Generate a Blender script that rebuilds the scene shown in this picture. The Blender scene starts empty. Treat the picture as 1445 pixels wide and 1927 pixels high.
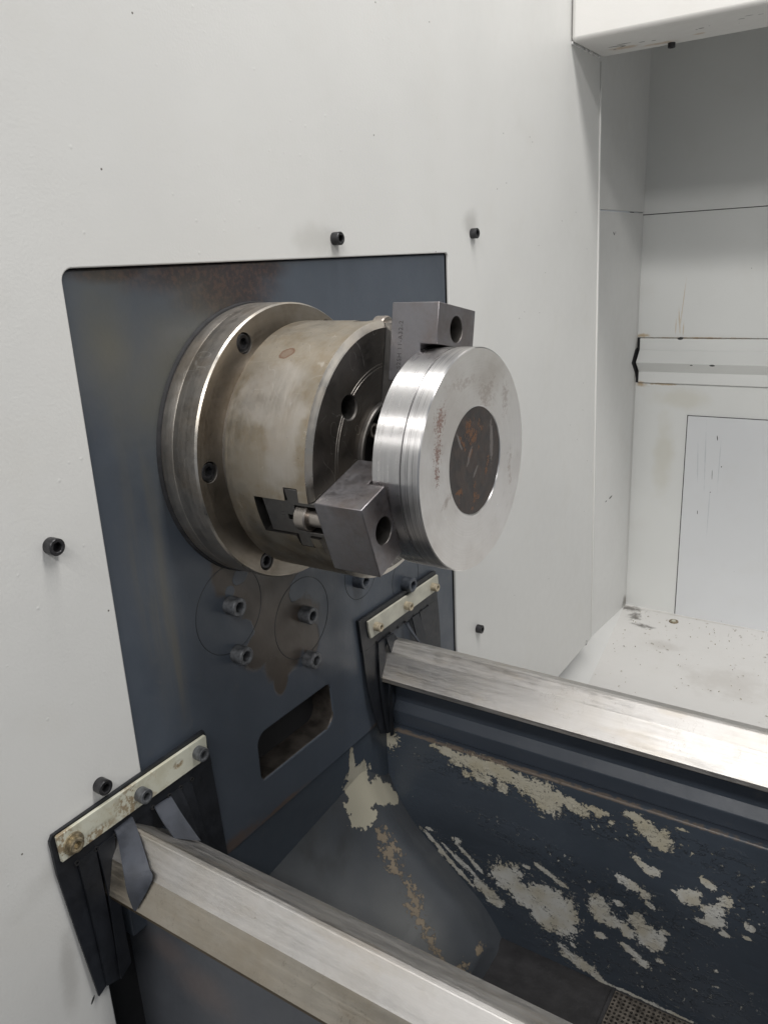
import bpy, bmesh, math, random
from mathutils import Vector, Matrix
random.seed(7)
PI = math.pi
S = bpy.context.scene
C = S.collection

# ------------------------------------------------------------------ camera
cam_d = bpy.data.cameras.new("camera")
cam = bpy.data.objects.new("camera", cam_d); C.objects.link(cam)
cam.matrix_world = Matrix(((0.8342884471, -0.1256974577, 0.5368080999, 0.490),
                           (0.5491534794, 0.2758550357, -0.7888817753, -0.5319),
                           (-0.0489207840, 0.9529449871, 0.2991698656, 0.1491),
                           (0, 0, 0, 1)))
cam_d.sensor_fit = 'VERTICAL'; cam_d.sensor_height = 36; cam_d.sensor_width = 27
cam_d.lens = 1503.2345 / 1927 * 36
cam_d.clip_start = 0.01; cam_d.clip_end = 60
S.camera = cam

# ------------------------------------------------------------------ world and lamps
W = bpy.data.worlds.new("World"); S.world = W; W.use_nodes = True
W.node_tree.nodes['Background'].inputs[0].default_value = (0.88, 0.93, 1.0, 1)
W.node_tree.nodes['Background'].inputs[1].default_value = 0.25

def area(name, loc, target, sx, sy, power, col):
    l = bpy.data.lights.new(name, 'AREA'); l.shape = 'RECTANGLE'; l.size = sx; l.size_y = sy
    l.energy = power; l.color = col
    o = bpy.data.objects.new(name, l); C.objects.link(o); o.location = loc
    d = (Vector(target) - Vector(loc)).normalized()
    z = -d; x = Vector((1, 0, 0)); x = (x - z * x.dot(z)).normalized(); y = z.cross(x)
    o.matrix_world = Matrix(((x.x, y.x, z.x, loc[0]), (x.y, y.y, z.y, loc[1]), (x.z, y.z, z.z, loc[2]), (0, 0, 0, 1)))
    return o
WARM = (1.0, 0.975, 0.945)
area("ceiling_lamp_near", (0.85, 0.02, 1.75), (0.25, 0.15, 0), 1.6, 0.32, 34, WARM)
area("ceiling_lamp_middle", (1.2, -2.45, 2.4), (0.2, 0.1, 0), 3.2, 0.24, 60, WARM)
area("ceiling_lamp_far", (1.2, -4.7, 2.4), (0.2, 0.1, 0), 3.2, 0.34, 48, WARM)

S.view_settings.view_transform = 'Standard'; S.view_settings.look = 'None'
S.view_settings.exposure = 0.08; S.view_settings.gamma = 1
S.render.engine = 'CYCLES'

# ------------------------------------------------------------------ node helpers
class NT:
    def __init__(s, name):
        s.m = bpy.data.materials.new(name); s.m.use_nodes = True
        s.t = s.m.node_tree; s.p = s.t.nodes['Principled BSDF']
        s._c = None
    def n(s, typ, **kw):
        nd = s.t.nodes.new(typ)
        for k, v in kw.items(): setattr(nd, k, v)
        return nd
    def l(s, a, b): s.t.links.new(a, b)
    @property
    def co(s):
        if s._c is None: s._c = s.n('ShaderNodeTexCoord').outputs['Object']
        return s._c
    def setv(s, sock, v):
        if isinstance(v, bpy.types.NodeSocket): s.l(v, sock)
        else: sock.default_value = v
    def math(s, op, a, b=0.0, c=0.0, clamp=False):
        nd = s.n('ShaderNodeMath', operation=op); nd.use_clamp = clamp
        s.setv(nd.inputs[0], a); s.setv(nd.inputs[1], b); s.setv(nd.inputs[2], c)
        return nd.outputs[0]
    def sep(s, v=None):
        nd = s.n('ShaderNodeSeparateXYZ'); s.l(v or s.co, nd.inputs[0]); return nd.outputs
    def comb(s, x=0.0, y=0.0, z=0.0):
        nd = s.n('ShaderNodeCombineXYZ')
        for i, v in enumerate((x, y, z)): s.setv(nd.inputs[i], v)
        return nd.outputs[0]
    def vscale(s, vec, sc):
        nd = s.n('ShaderNodeVectorMath', operation='MULTIPLY'); s.l(vec, nd.inputs[0]); nd.inputs[1].default_value = sc
        return nd.outputs[0]
    def noise(s, scale, detail=4, rough=.55, vec=None, stretch=None, dist=0.0):
        v = vec or s.co
        if stretch: v = s.vscale(v, stretch)
        nd = s.n('ShaderNodeTexNoise'); s.l(v, nd.inputs['Vector'])
        nd.inputs['Scale'].default_value = scale; nd.inputs['Detail'].default_value = detail
        nd.inputs['Roughness'].default_value = rough; nd.inputs['Distortion'].default_value = dist
        return nd.outputs['Fac']
    def voro(s, scale, vec=None, stretch=None, feature='F1', rnd=1.0):
        v = vec or s.co
        if stretch: v = s.vscale(v, stretch)
        nd = s.n('ShaderNodeTexVoronoi', feature=feature); s.l(v, nd.inputs['Vector'])
        nd.inputs['Scale'].default_value = scale; nd.inputs['Randomness'].default_value = rnd
        return nd
    def ss(s, v, lo, hi, a=0.0, b=1.0):
        nd = s.n('ShaderNodeMapRange', interpolation_type='SMOOTHSTEP'); s.setv(nd.inputs[0], v)
        nd.inputs[1].default_value = lo; nd.inputs[2].default_value = hi
        nd.inputs[3].default_value = a; nd.inputs[4].default_value = b
        return nd.outputs[0]
    def mix(s, f, a, b, mode='MIX'):
        nd = s.n('ShaderNodeMix', data_type='RGBA', blend_type=mode); s.setv(nd.inputs[0], f)
        for i, v in ((6, a), (7, b)):
            if isinstance(v, tuple): v = (*v[:3], 1)
            s.setv(nd.inputs[i], v)
        return nd.outputs[2]
    def bump(s, h, strength, dist=.001, prev=None):
        nd = s.n('ShaderNodeBump'); s.l(h, nd.inputs['Height']); nd.inputs['Strength'].default_value = strength
        nd.inputs['Distance'].default_value = dist
        if prev: s.l(prev, nd.inputs['Normal'])
        return nd.outputs[0]
    def blobs(s, plane, lst, nscale=60, amp=.8, lo=1.0, hi=.92, detail=6, stretch=None, rough=.6):
        """irregular patches: union of ellipses (cu, cv, ru, rv, angle deg) with an eroded edge"""
        o = s.sep(); uv = {'xy': (0, 1), 'xz': (0, 2), 'yz': (1, 2)}[plane]
        p = s.comb(o[uv[0]], o[uv[1]], 0.0); cur = None
        for e in lst:
            cu, cv, ru, rv = e[:4]; a = e[4] if len(e) > 4 else 0
            mp = s.n('ShaderNodeMapping', vector_type='TEXTURE'); s.l(p, mp.inputs[0])
            mp.inputs['Location'].default_value = (cu, cv, 0); mp.inputs['Rotation'].default_value = (0, 0, math.radians(a))
            mp.inputs['Scale'].default_value = (ru, rv, 1)
            ln = s.n('ShaderNodeVectorMath', operation='LENGTH'); s.l(mp.outputs[0], ln.inputs[0])
            cur = ln.outputs['Value'] if cur is None else s.math('MINIMUM', cur, ln.outputs['Value'])
        nz = s.math('MULTIPLY_ADD', s.noise(nscale, detail, rough, stretch=stretch), 2 * amp, -amp)
        return s.ss(s.math('ADD', cur, nz), lo, hi), s.math('ADD', cur, nz)
    def out(s, col=None, rough=None, metal=None, normal=None, spec=None):
        if col is not None:
            if isinstance(col, tuple): col = (*col[:3], 1)
            s.setv(s.p.inputs['Base Color'], col)
        if rough is not None: s.setv(s.p.inputs['Roughness'], rough)
        if metal is not None: s.setv(s.p.inputs['Metallic'], metal)
        if spec is not None: s.setv(s.p.inputs['Specular IOR Level'], spec)
        if normal is not None: s.l(normal, s.p.inputs['Normal'])
        return s.m

# ------------------------------------------------------------------ materials
def mat_white(name, base=(.64, .64, .622), marks=None, plane='yz', dirt=None, nib=1.0, specks=.2):
    t = NT(name)
    big = t.noise(2.2, 3); mid = t.noise(14, 4)
    col = t.mix(t.ss(big, .35, .7), tuple(c * .95 for c in base), tuple(c * 1.03 for c in base))
    col = t.mix(t.ss(mid, .5, .8, 0, .10), col, (.50, .47, .40))
    v = t.voro(55)
    sp = t.math('MULTIPLY', t.ss(v.outputs['Distance'], .055, .03), t.math('GREATER_THAN', t.sep(v.outputs['Color'])[0], 1 - .06 * specks))
    col = t.mix(sp, col, (.10, .09, .08))
    if dirt:
        for (pl, lst, c, st, ns, am) in dirt:
            f, _ = t.blobs(pl, lst, ns, am, 1.0, .2)
            col = t.mix(t.math('MULTIPLY', f, st), col, c)
    if marks:
        f, _ = t.blobs(plane, marks, 500, .25, 1.0, .8, detail=3)
        col = t.mix(f, col, (.045, .045, .045))
    nb = t.voro(95, rnd=1.0)
    gate = t.math('GREATER_THAN', t.sep(nb.outputs['Color'])[1], .80)
    nib_h = t.math('MULTIPLY', t.ss(nb.outputs['Distance'], .17, .02), gate)
    b = t.bump(t.noise(420, 2, .5), .10, .0012)
    b = t.bump(nib_h, .16 * nib, .0011, b)
    b = t.bump(t.noise(30, 2), .05, .004, b)
    return t.out(col, t.ss(t.noise(60, 4), .3, .7, .36, .50), 0, b)

PANEL_MARKS = [(-0.059, .353, .0009, .0042, 8), (-.262, -.405, .0012, .004, -35)]
M_WHITE = mat_white('white_enclosure_paint', marks=PANEL_MARKS, dirt=[
    ('yz', [(-.25, -.262, .075, .018, 22), (.10, .172, .05, .02), (.126, .150, .02, .03)], (.36, .35, .32), .35, 30, .5),
    ('yz', [(-.276, -.36, .012, .05, -6), (.414, .19, .03, .02), (-.275, .175, .012, .03)], (.30, .29, .27), .40, 30, .5)])
M_WALL = mat_white('white_side_wall_paint', base=(.68, .68, .665), specks=.4, nib=.3, marks=[(1.0905, .1785, .002, .006, 60), (1.10, .180, .0012, .003), (1.13, -.368, .012, .0022, 4), (1.10, -.369, .006, .0014, 4)],
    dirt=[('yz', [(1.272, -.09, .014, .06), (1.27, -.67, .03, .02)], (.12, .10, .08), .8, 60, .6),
          ('yz', [(1.27, -.3, .012, .5)], (.46, .45, .43), .6, 20, .5)])
M_BACK = mat_white('white_back_wall_paint', base=(.70, .71, .695), specks=.5, nib=.2, plane='xz',
    marks=[(.052, -.0405, .0065, .003), (.125, -.0935, .006, .0025), (.083, -.094, .003, .0015)],
    dirt=[('xz', [(.047, -.005, .0022, .035, 6), (.052, .03, .0015, .06, -4), (.040, -.015, .0015, .02), (.056, -.02, .002, .02)], (.50, .36, .20), .55, 60, .55),
          ('xz', [(-.03, -.035, .022, .006), (.09, -.0395, .14, .0022), (-.03, -.142, .02, .008), (.02, -.14, .04, .004)], (.42, .29, .14), .75, 90, .9),
          ('xz', [(.03, -.30, .03, .13), (.06, -.17, .09, .03)], (.52, .49, .38), .35, 18, .6)])
M_ACCESS = mat_white('bluish_white_access_paint', base=(.67, .685, .70), specks=1.2, nib=.1, plane='xz',
    marks=[(.142, -.252, .0011, .006, 8), (.137, -.335, .0006, .012, 2), (.112, -.425, .0008, .005, 3), (.155, -.315, .0013, .0015), (.136, -.375, .0013, .001)],
    dirt=[('xz', [(.12, -.30, .0018, .10, 2), (.105, -.31, .0015, .07, 3), (.15, -.31, .0015, .08), (.135, -.42, .0015, .07)], (.45, .48, .50), .6, 60, .6)])
M_FLOOR = mat_white('dusty_white_tray_paint', base=(.68, .67, .65), specks=6, nib=.6, plane='xy',
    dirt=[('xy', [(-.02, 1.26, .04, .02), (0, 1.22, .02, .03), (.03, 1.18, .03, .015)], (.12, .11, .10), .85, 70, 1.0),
          ('xy', [(.12, 1.27, .25, .006), (.10, 1.1, .05, .03), (.25, 1.0, .12, .08)], (.40, .37, .33), .35, 30, .9)])
M_BEAM = mat_white('white_beam_paint', base=(.64, .63, .61), specks=.3, nib=.1, plane='xy',
    marks=[(.045, .812, .014, .0022, 8), (.058, .805, .012, .0018, 4), (.052, .82, .006, .0022, -20), (.082, .815, .005, .0018), (.098, .82, .004, .0018),
           (.17, .80, .0045, .0022), (.163, .803, .002, .0014), (.182, .795, .0015, .001), (.225, .79, .005, .0014, 10), (.236, .78, .006, .0012, 5), (.25, .785, .004, .001), (.036, .83, .003, .0016)],
    dirt=[('xy', [(.10, .845, .035, .010), (.05, .83, .03, .012), (.16, .83, .012, .006)], (.42, .30, .18), .7, 70, .7)])

def paint_dark(name, base=(.040, .049, .064), extra=None, rough=(.34, .5), bumps=.25):
    t = NT(name)
    col = t.mix(t.ss(t.noise(6, 5), .35, .7), base, tuple(c * 1.22 for c in base))
    col = t.mix(t.ss(t.noise(55, 5, .7), .58, .75, 0, .35), col, (.085, .085, .085))
    h = t.noise(160, 3)
    b = t.bump(h, .12, .001)
    b = t.bump(t.noise(25, 3), .15, .003, b)
    r = t.ss(t.noise(30, 4), .3, .7, *rough)
    metal = 0.0
    if extra: col, r, b, metal = extra(t, col, r, b)
    v = t.voro(140)
    sp = t.math('MULTIPLY', t.ss(v.outputs['Distance'], .10, .05), t.math('GREATER_THAN', t.sep(v.outputs['Color'])[0], .985))
    col = t.mix(sp, col, (.45, .45, .43))
    return t.out(col, r, metal, b)

def head_extra(t, col, r, b):
    # bare brown casting below the chuck, rust haze above it, oily streaks to the left
    f, d = t.blobs('yz', [(-.060, -.108, .020, .022, -20), (-.035, -.118, .034, .028), (.010, -.120, .034, .032), (-.012, -.165, .035, .035), (.018, -.20, .040, .030), (.002, -.222, .028, .022), (-.030, -.195, .024, .022), (-.005, -.245, .010, .014), (.045, -.22, .014, .02), (.03, -.185, .022, .012)],
                   45, .30, 1.0, .93, detail=5)
    f = t.ss(d, 1.22, .92)
    hole, _ = t.blobs('yz', [(-.045, -.117, .012, .008, 20), (.035, -.158, .020, .013, 30), (-.052, -.175, .018, .016), (-.060, -.128, .006, .006)], 60, .35, 1.0, .9)
    f = t.math('MULTIPLY', f, t.math('SUBTRACT', 1.0, hole))
    brown = t.mix(t.noise(50, 5), (.042, .035, .030), (.080, .064, .050))
    col = t.mix(f, col, brown)
    ru, _ = t.blobs('yz', [(-.05, .150, .095, .022), (-.020, .138, .070, .034), (.015, .150, .05, .018), (-.135, .152, .05, .010)], 22, .45, 1.15, .35, detail=7)
    g = t.noise(240, 3, .7)
    rc = t.mix(t.ss(g, .45, .62), (.026, .019, .020), (.060, .036, .027))
    col = t.mix(t.math('MULTIPLY', ru, .92), col, rc)
    hz, _ = t.blobs('yz', [(-.08, .06, .10, .10), (-.15, .10, .04, .07)], 14, .6, 1.2, .0, detail=6)
    col = t.mix(t.math('MULTIPLY', hz, .6), col, (.105, .098, .068))
    st = t.noise(26, 4, .6, stretch=(1, 1, .07))
    sg, _ = t.blobs('yz', [(-.145, -.08, .022, .13, 2), (-.125, -.18, .012, .10)], 10, .3, 1.2, .2)
    col = t.mix(t.math('MULTIPLY', t.math('MULTIPLY', t.ss(st, .42, .7), sg), .75), col, (.13, .11, .065))
    rb, _ = t.blobs('yz', [(-.10, -.378, .06, .012), (-.02, -.382, .05, .005), (.16, -.383, .03, .004)], 60, .7, 1.0, .4)
    col = t.mix(t.math('MULTIPLY', rb, .7), col, (.085, .055, .038))
    b = t.bump(f, .5, -.0006, b)
    b = t.bump(t.math('MULTIPLY', g, ru), .5, .0009, b)
    return col, r, b, 0.0
M_HEAD = paint_dark('blue_grey_casting_paint', (.053, .064, .081), head_extra)
M_DARK = paint_dark('dark_blue_machine_paint', (.038, .047, .062))

PATCH = [(.085, -.409, .022, .006, -6), (.118, -.412, .028, .009, -6), (.15, -.414, .03, .010, -4), (.183, -.420, .022, .012, -14), (.205, -.428, .016, .018, -8), (.23, -.424, .022, .008, -12), (.262, -.421, .012, .004), (.09, -.420, .008, .004),
         (.105, -.431, .006, .004), (.125, -.429, .014, .006), (.152, -.433, .007, .006),
         (.300, -.412, .010, .004), (.316, -.424, .016, .010, -20), (.328, -.430, .012, .012), (.263, -.424, .006, .005), (.277, -.430, .003, .002),
         (.314, -.470, .012, .004, -30), (.322, -.474, .008, .005), (.301, -.500, .016, .005, -14), (.316, -.506, .006, .004), (.322, -.517, .006, .003, -30),
         (.156, -.556, .020, .018), (.178, -.572, .028, .014, -25), (.212, -.565, .028, .018, -10), (.226, -.580, .018, .026), (.205, -.593, .020, .012, -20), (.13, -.590, .020, .008, -35), (.142, -.600, .012, .006),
         (.205, -.526, .014, .0035, -22), (.222, -.534, .010, .003, -22), (.268, -.548, .012, .015), (.283, -.558, .014, .008), (.289, -.531, .005, .004),
         (.311, -.545, .010, .010), (.322, -.560, .014, .014), (.335, -.560, .005, .010), (.339, -.545, .006, .003), (.30, -.565, .008, .006), (.308, -.590, .016, .004, -25), (.318, -.597, .008, .005), (.336, -.585, .004, .003), (.270, -.584, .008, .004),
         (.245, -.634, .026, .007, -22), (.268, -.645, .012, .004, -15), (.31, -.648, .04, .0022), (.355, -.649, .02, .002), (.24, -.615, .003, .003),
         (.360, -.489, .010, .008), (.365, -.482, .007, .005), (.377, -.464, .009, .004, -30), (.384, -.494, .012, .006, 10), (.387, -.505, .010, .008), (.395, -.478, .007, .006, 40), (.419, -.498, .005, .004), (.397, -.518, .006, .003), (.417, -.512, .005, .002), (.393, -.568, .002, .002), (.380, -.512, .010, .003),
         (.345, -.488, .003, .001), (.35, -.41, .006, .0015), (.062, -.567, .007, .008), (.055, -.545, .016, .003, -38), (.075, -.562, .020, .0025, -38), (.095, -.578, .020, .003, -36), (.085, -.556, .020, .0022, -38), (.105, -.566, .022, .0022, -36),
         (.10, -.545, .014, .003, -36), (.115, -.557, .012, .0028, -36), (.09, -.530, .006, .003), (.052, -.53, .006, .002), (.17, -.535, .003, .0025), (.181, -.530, .008, .0025), (-.003, -.418, .012, .014, -60)]
def peel_extra(t, col, r, b):
    at = t.n('ShaderNodeAttribute', attribute_name='patch_distance').outputs['Fac']
    d = t.math('ADD', at, t.math('MULTIPLY_ADD', t.noise(95, 8, .68, dist=.35), 2.6, -1.33)); d = t.math('ADD', d, t.math('MULTIPLY_ADD', t.noise(330, 5, .7), 1.7, -.85)); f = t.ss(d, 1.06, 1.02); fl = t.noise(210, 6, .72, stretch=(.8, 1, 1.3)); f = t.math('MULTIPLY', f, t.math('SUBTRACT', 1.0, t.math('MULTIPLY', t.ss(fl, .60, .615), t.ss(d, .55, .85)))); halo = t.math('MULTIPLY', t.ss(d, 1.9, 1.3), t.ss(t.noise(170, 6, .74, stretch=(.7, 1, 1.2)), .60, .612)); f = t.math('MAXIMUM', f, halo)
    sh = t.blobs('xz', [(.12, -.43, .10, .02), (.27, -.44, .08, .02, -5), (.36, -.43, .08, .02), (.20, -.50, .12, .02, -10), (.30, -.53, .12, .04), (.36, -.60, .10, .05), (.12, -.57, .08, .03, -38), (.42, -.47, .05, .05), (.25, -.62, .08, .03)], 20, .5, 1.1, .3)[0]
    ch = t.math('MULTIPLY', t.ss(t.noise(150, 5, .65, stretch=(.7, 1, 1.3)), .55, .60), sh)      # lifted flakes still painted
    chips = t.math('MULTIPLY', t.ss(t.noise(130, 5, .7), .625, .640), sh)                         # small bare chips
    f = t.math('MAXIMUM', f, chips)
    cream = t.mix(t.ss(t.noise(40, 5), .35, .7), (.56, .56, .53), (.46, .43, .35))
    cream = t.mix(t.ss(t.sep()[2], -.50, -.42, 0, .6), cream, (.40, .36, .25))
    cream = t.mix(t.ss(t.noise(300, 4, .7), .60, .66, 0, .5), cream, (.12, .11, .10))
    col = t.mix(f, col, cream)
    ed = t.blobs('xz', [(.15, -.4015, .35, .0022)], 130, .9, 1.0, .5)[0]
    col = t.mix(t.math('MULTIPLY', ed, .7), col, (.16, .12, .085))
    b = t.bump(f, .9, -.0012, b)
    b = t.bump(ch, .9, .0013, b)
    b = t.bump(t.noise(70, 3, .5, stretch=(.25, 1, 1.4)), .25, .002, b)
    return col, t.mix(f, r, (.62, .62, .62)), b, 0.0
M_PEEL = paint_dark('peeling_dark_blue_paint', (.044, .055, .071), peel_extra, rough=(.30, .46))
def web_extra(t, col, r, b):
    f, d = t.blobs('yz', [(.110, -.440, .026, .026), (.104, -.415, .006, .024), (.098, -.455, .020, .02), (.138, -.462, .018, .012, -25), (.155, -.474, .014, .010, -30)], 80, 1.0, 1.0, .955, detail=8, rough=.66)
    cream = t.mix(t.ss(t.noise(30, 4), .35, .7), (.40, .38, .31), (.28, .26, .20))
    col = t.mix(f, col, cream)
    b = t.bump(f, .9, -.001, b)
    return col, t.mix(f, r, (.6, .6, .6)), b, 0.0
M_WEB = paint_dark('chipped_web_paint', (.040, .050, .064), web_extra)
def ramp_extra(t, col, r, b):
    f, d = t.blobs('xy', [(.045, .100, .016, .014), (.056, .090, .012, .010), (.032, .106, .009, .012), (.085, .085, .024, .010, -30), (.098, .072, .022, .010, -20), (.080, .094, .012, .004), (.118, .064, .012, .006), (.140, .056, .008, .006), (.132, .064, .007, .004), (.148, .075, .004, .02), (.149, .12, .003, .012)], 150, 3.0, .62, .56, detail=7, rough=.7)
    z = t.math('MULTIPLY_ADD', t.ss(t.noise(18, 5), .3, .75), .0, 1.0)
    dust_light, _ = t.blobs('xy', [(.09, -.04, .10, .11), (.10, .05, .06, .05)], 10, .4, 1.3, .1)  # paler near side: dust plus falling light, both put into the colour
    col = t.mix(t.math('MULTIPLY', dust_light, .50), col, (.16, .162, .155))
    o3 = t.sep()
    wf, _ = t.blobs('yz', [(.110, -.440, .026, .026), (.104, -.415, .006, .024), (.098, -.462, .024, .022), (.138, -.466, .022, .014, -25), (.155, -.478, .018, .012, -35), (.165, -.492, .012, .008, -40)], 80, 1.0, 1.0, .955, detail=8, rough=.66)
    wf = t.math('MULTIPLY', wf, t.ss(o3[0], .034, .026))
    shd = t.mix(t.ss(t.noise(25, 4), .4, .7, 0, .5), col, (.035, .035, .034)); col = t.mix(t.ss(o3[0], .06, .01), col, shd)  # ramp top darkened in colour for the shadow of headstock and chuck
    col = t.mix(wf, col, (.36, .34, .27)); b = t.bump(wf, .8, -.001, b)
    col = t.mix(f, col, t.mix(t.noise(60, 4), (.13, .105, .075), (.22, .18, .13)))
    b = t.bump(f, .8, -.001, b)
    return col, t.mix(f, r, (.6, .6, .6)), b, 0.0
M_RAMP = paint_dark('dusty_shaded_ramp_paint', (.050, .056, .064), ramp_extra, rough=(.42, .6))
def outer_extra(t, col, r, b):
    du, _ = t.blobs('xz', [(.02, -.40, .035, .02), (.06, -.42, .05, .03)], 24, .5, 1.2, .1)
    col = t.mix(t.math('MULTIPLY', du, .5), col, (.15, .12, .11))
    return col, r, b, 0.0
M_OUTER = paint_dark('grey_bed_flank_paint', (.075, .081, .092), outer_extra)

def steel(name, base, tint, rough, mode, streak=(600, .5), stains=None, aniso=0.0, bstr=.12, tint_amt=.6, scratches=False, bigs=18):
    """mode: 'turn' lines round the x axis on a rim, 'face' rings on a faced surface, 'grind' lines along x, 'none'"""
    t = NT(name); o = t.sep()
    rad = t.math('SQRT', t.math('ADD', t.math('MULTIPLY', o[1], o[1]), t.math('MULTIPLY', o[2], o[2])))
    if mode == 'turn': v = t.comb(o[0], t.math('MULTIPLY', o[1], .01), t.math('MULTIPLY', o[2], .01))
    elif mode == 'face': v = t.comb(rad, 0.0, 0.0)
    elif mode == 'grind': v = t.comb(t.math('MULTIPLY', o[0], .02), o[1], o[2])
    else: v = t.co
    fine = t.noise(streak[0], 5, .7, vec=v)
    big = t.noise(bigs, 7, .68); mid = t.noise(70, 5, .65)
    col = t.mix(t.math('MULTIPLY', t.ss(big, .40, .68), tint_amt), base, tint)
    col = t.mix(t.ss(mid, .55, .8, 0, .35 * tint_amt), col, tuple(c * .55 for c in tint))
    col = t.mix(t.ss(fine, .3, .7, 0, .18), col, tuple(c * .7 for c in base))
    r = t.math('ADD', t.ss(mid, .3, .7, rough[0], rough[1]), t.ss(fine, .35, .65, -.04, .05))
    b = t.bump(fine, bstr, .0003)
    if scratches:
        for k_, (ns, st_) in enumerate(((16, (1.6, .5, .9)), (24, (.5, 1.3, 1.0)), (60, (1, .4, .4)))):
            ln = t.math('ABSOLUTE', t.math('SUBTRACT', t.noise(ns, 2, .5, stretch=st_), .5 + .03 * k_))
            sc = t.math('MULTIPLY', t.ss(ln, .0035, .001), t.ss(t.noise(40 + 10 * k_, 3), .50, .60))
            col = t.mix(t.math('MULTIPLY', sc, .30), col, (.80, .78, .74))
            b = t.bump(sc, .1, -.0002, b)
        pit = t.voro(260)
        pm = t.math('MULTIPLY', t.ss(pit.outputs['Distance'], .16, .08), t.math('GREATER_THAN', t.sep(pit.outputs['Color'])[0], .93))
        col = t.mix(t.math('MULTIPLY', pm, .6), col, (.08, .065, .05))
    if stains: col, r, b = stains(t, col, r, b)
    if aniso:
        t.p.inputs['Anisotropic'].default_value = aniso; t.p.inputs['Anisotropic Rotation'].default_value = .25
        tg = t.n('ShaderNodeTangent', direction_type='RADIAL', axis='X'); t.l(tg.outputs[0], t.p.inputs['Tangent'])
    return t.out(col, r, 1.0, b)

def body_stains(t, col, r, b):
    f, d = t.blobs('xy', [(.0875, -.060, .0070, .0050, 20)], 260, .2, 1.0, .85)
    zf = t.ss(t.sep()[2], .04, .06)
    rim = t.ss(d, .5, .95, .45, 1.0)
    col = t.mix(t.math('MULTIPLY', t.math('MULTIPLY', f, zf), t.math('MULTIPLY', rim, .75)), col, (.20, .075, .035))
    w, _ = t.blobs('xz', [(.09, .06, .035, .025, 20), (.11, .03, .02, .05)], 30, .8, 1.0, .6)
    col = t.mix(t.math('MULTIPLY', w, .35), col, (.66, .64, .62))
    return col, t.math('ADD', r, t.math('MULTIPLY', w, .05)), b
M_BODY = steel('worn_chuck_steel', (.42, .375, .31), (.31, .235, .145), (.36, .48), 'turn', (500, .5), body_stains, bstr=.08, tint_amt=.6, scratches=True, bigs=42)
M_PLATE = steel('stained_back_plate_steel', (.40, .38, .355), (.27, .225, .175), (.44, .56), 'turn', (420, .5), bstr=.08, tint_amt=.7, scratches=True)
M_PLATEF = steel('brown_back_plate_face_steel', (.30, .27, .23), (.19, .15, .105), (.40, .52), 'face', (420, .5), bstr=.06, tint_amt=.7)
M_CFACE = steel('dark_chuck_face_steel', (.17, .16, .15), (.13, .11, .09), (.36, .48), 'face', (420, .5), bstr=.06, tint_amt=.6, scratches=True)
M_JAW = steel('blackened_jaw_steel', (.245, .24, .255), (.19, .16, .15), (.34, .46), 'none', (240, .5), bstr=.06, tint_amt=.8)
M_MASTER = steel('dark_master_jaw_steel', (.17, .165, .16), (.12, .105, .09), (.38, .5), 'none', (240, .5), bstr=.06, tint_amt=.5)
M_NUT = steel('bright_nut_steel', (.40, .37, .34), (.24, .18, .13), (.28, .40), 'turn', (600, .5), tint_amt=.4)
M_EDGE = steel('polished_edge_steel', (.58, .55, .50), (.38, .30, .21), (.28, .42), 'turn', (500, .5), tint_amt=.5)

def rim_stains(t, col, r, b):
    o = t.sep()
    sc = t.noise(900, 2, .6, vec=t.comb(o[0], t.math('MULTIPLY', o[1], .02), t.math('MULTIPLY', o[2], .02)))
    score = t.math('MULTIPLY', t.ss(sc, .52, .58), t.ss(o[0], .2005, .2015))
    col = t.mix(t.math('MULTIPLY', score, .55), col, (.88, .87, .86))
    for xg in (.2046, .2062, .2105):
        g = t.ss(t.math('ABSOLUTE', t.math('SUBTRACT', o[0], xg)), .00035, .0001)
        g = t.math('MULTIPLY', g, t.ss(t.noise(25, 2), .35, .5))
        col = t.mix(t.math('MULTIPLY', g, .6), col, (.25, .24, .24)); b = t.bump(g, .4, -.0003, b)
    b = t.bump(score, .15, -.0002, b)
    return col, t.math('ADD', r, t.ss(o[0], .2005, .2015, 0, .06)), b
M_RIM = steel('bright_turned_rim_steel', (.70, .69, .69), (.60, .58, .57), (.29, .33), 'turn', (500, .5), rim_stains, aniso=.95, bstr=.01, tint_amt=.35)
def face_stains(t, col, r, b):
    f, _ = t.blobs('yz', [(-.054, .040, .010, .018, -28), (-.058, .020, .008, .018, -12), (-.060, .004, .005, .012)], 380, 2.6, .60, .2, detail=6, rough=.8)
    col = t.mix(t.math('MULTIPLY', f, .75), col, (.26, .10, .07))
    g, _ = t.blobs('yz', [(.018, .048, .020, .016, 20), (-.048, -.020, .014, .004, 35), (-.02, .062, .03, .006), (.052, .04, .008, .02), (.06, -.02, .006, .02)], 200, 2.4, .8, .0, detail=7, rough=.78)
    col = t.mix(t.math('MULTIPLY', g, .32), col, (.28, .19, .15))
    h, _ = t.blobs('yz', [(-.03, .03, .045, .05), (.02, .06, .04, .02)], 40, .9, 1.1, .2, detail=7, rough=.7)
    col = t.mix(t.math('MULTIPLY', h, .35), col, (.42, .36, .31))
    r = t.math('ADD', r, t.math('MULTIPLY', t.math('MAXIMUM', f, g), .15))
    return col, r, b
M_FACE = steel('faced_blank_steel', (.78, .755, .73), (.64, .60, .56), (.30, .40), 'face', (500, .5), face_stains, aniso=.35, bstr=.05, tint_amt=.5)

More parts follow.
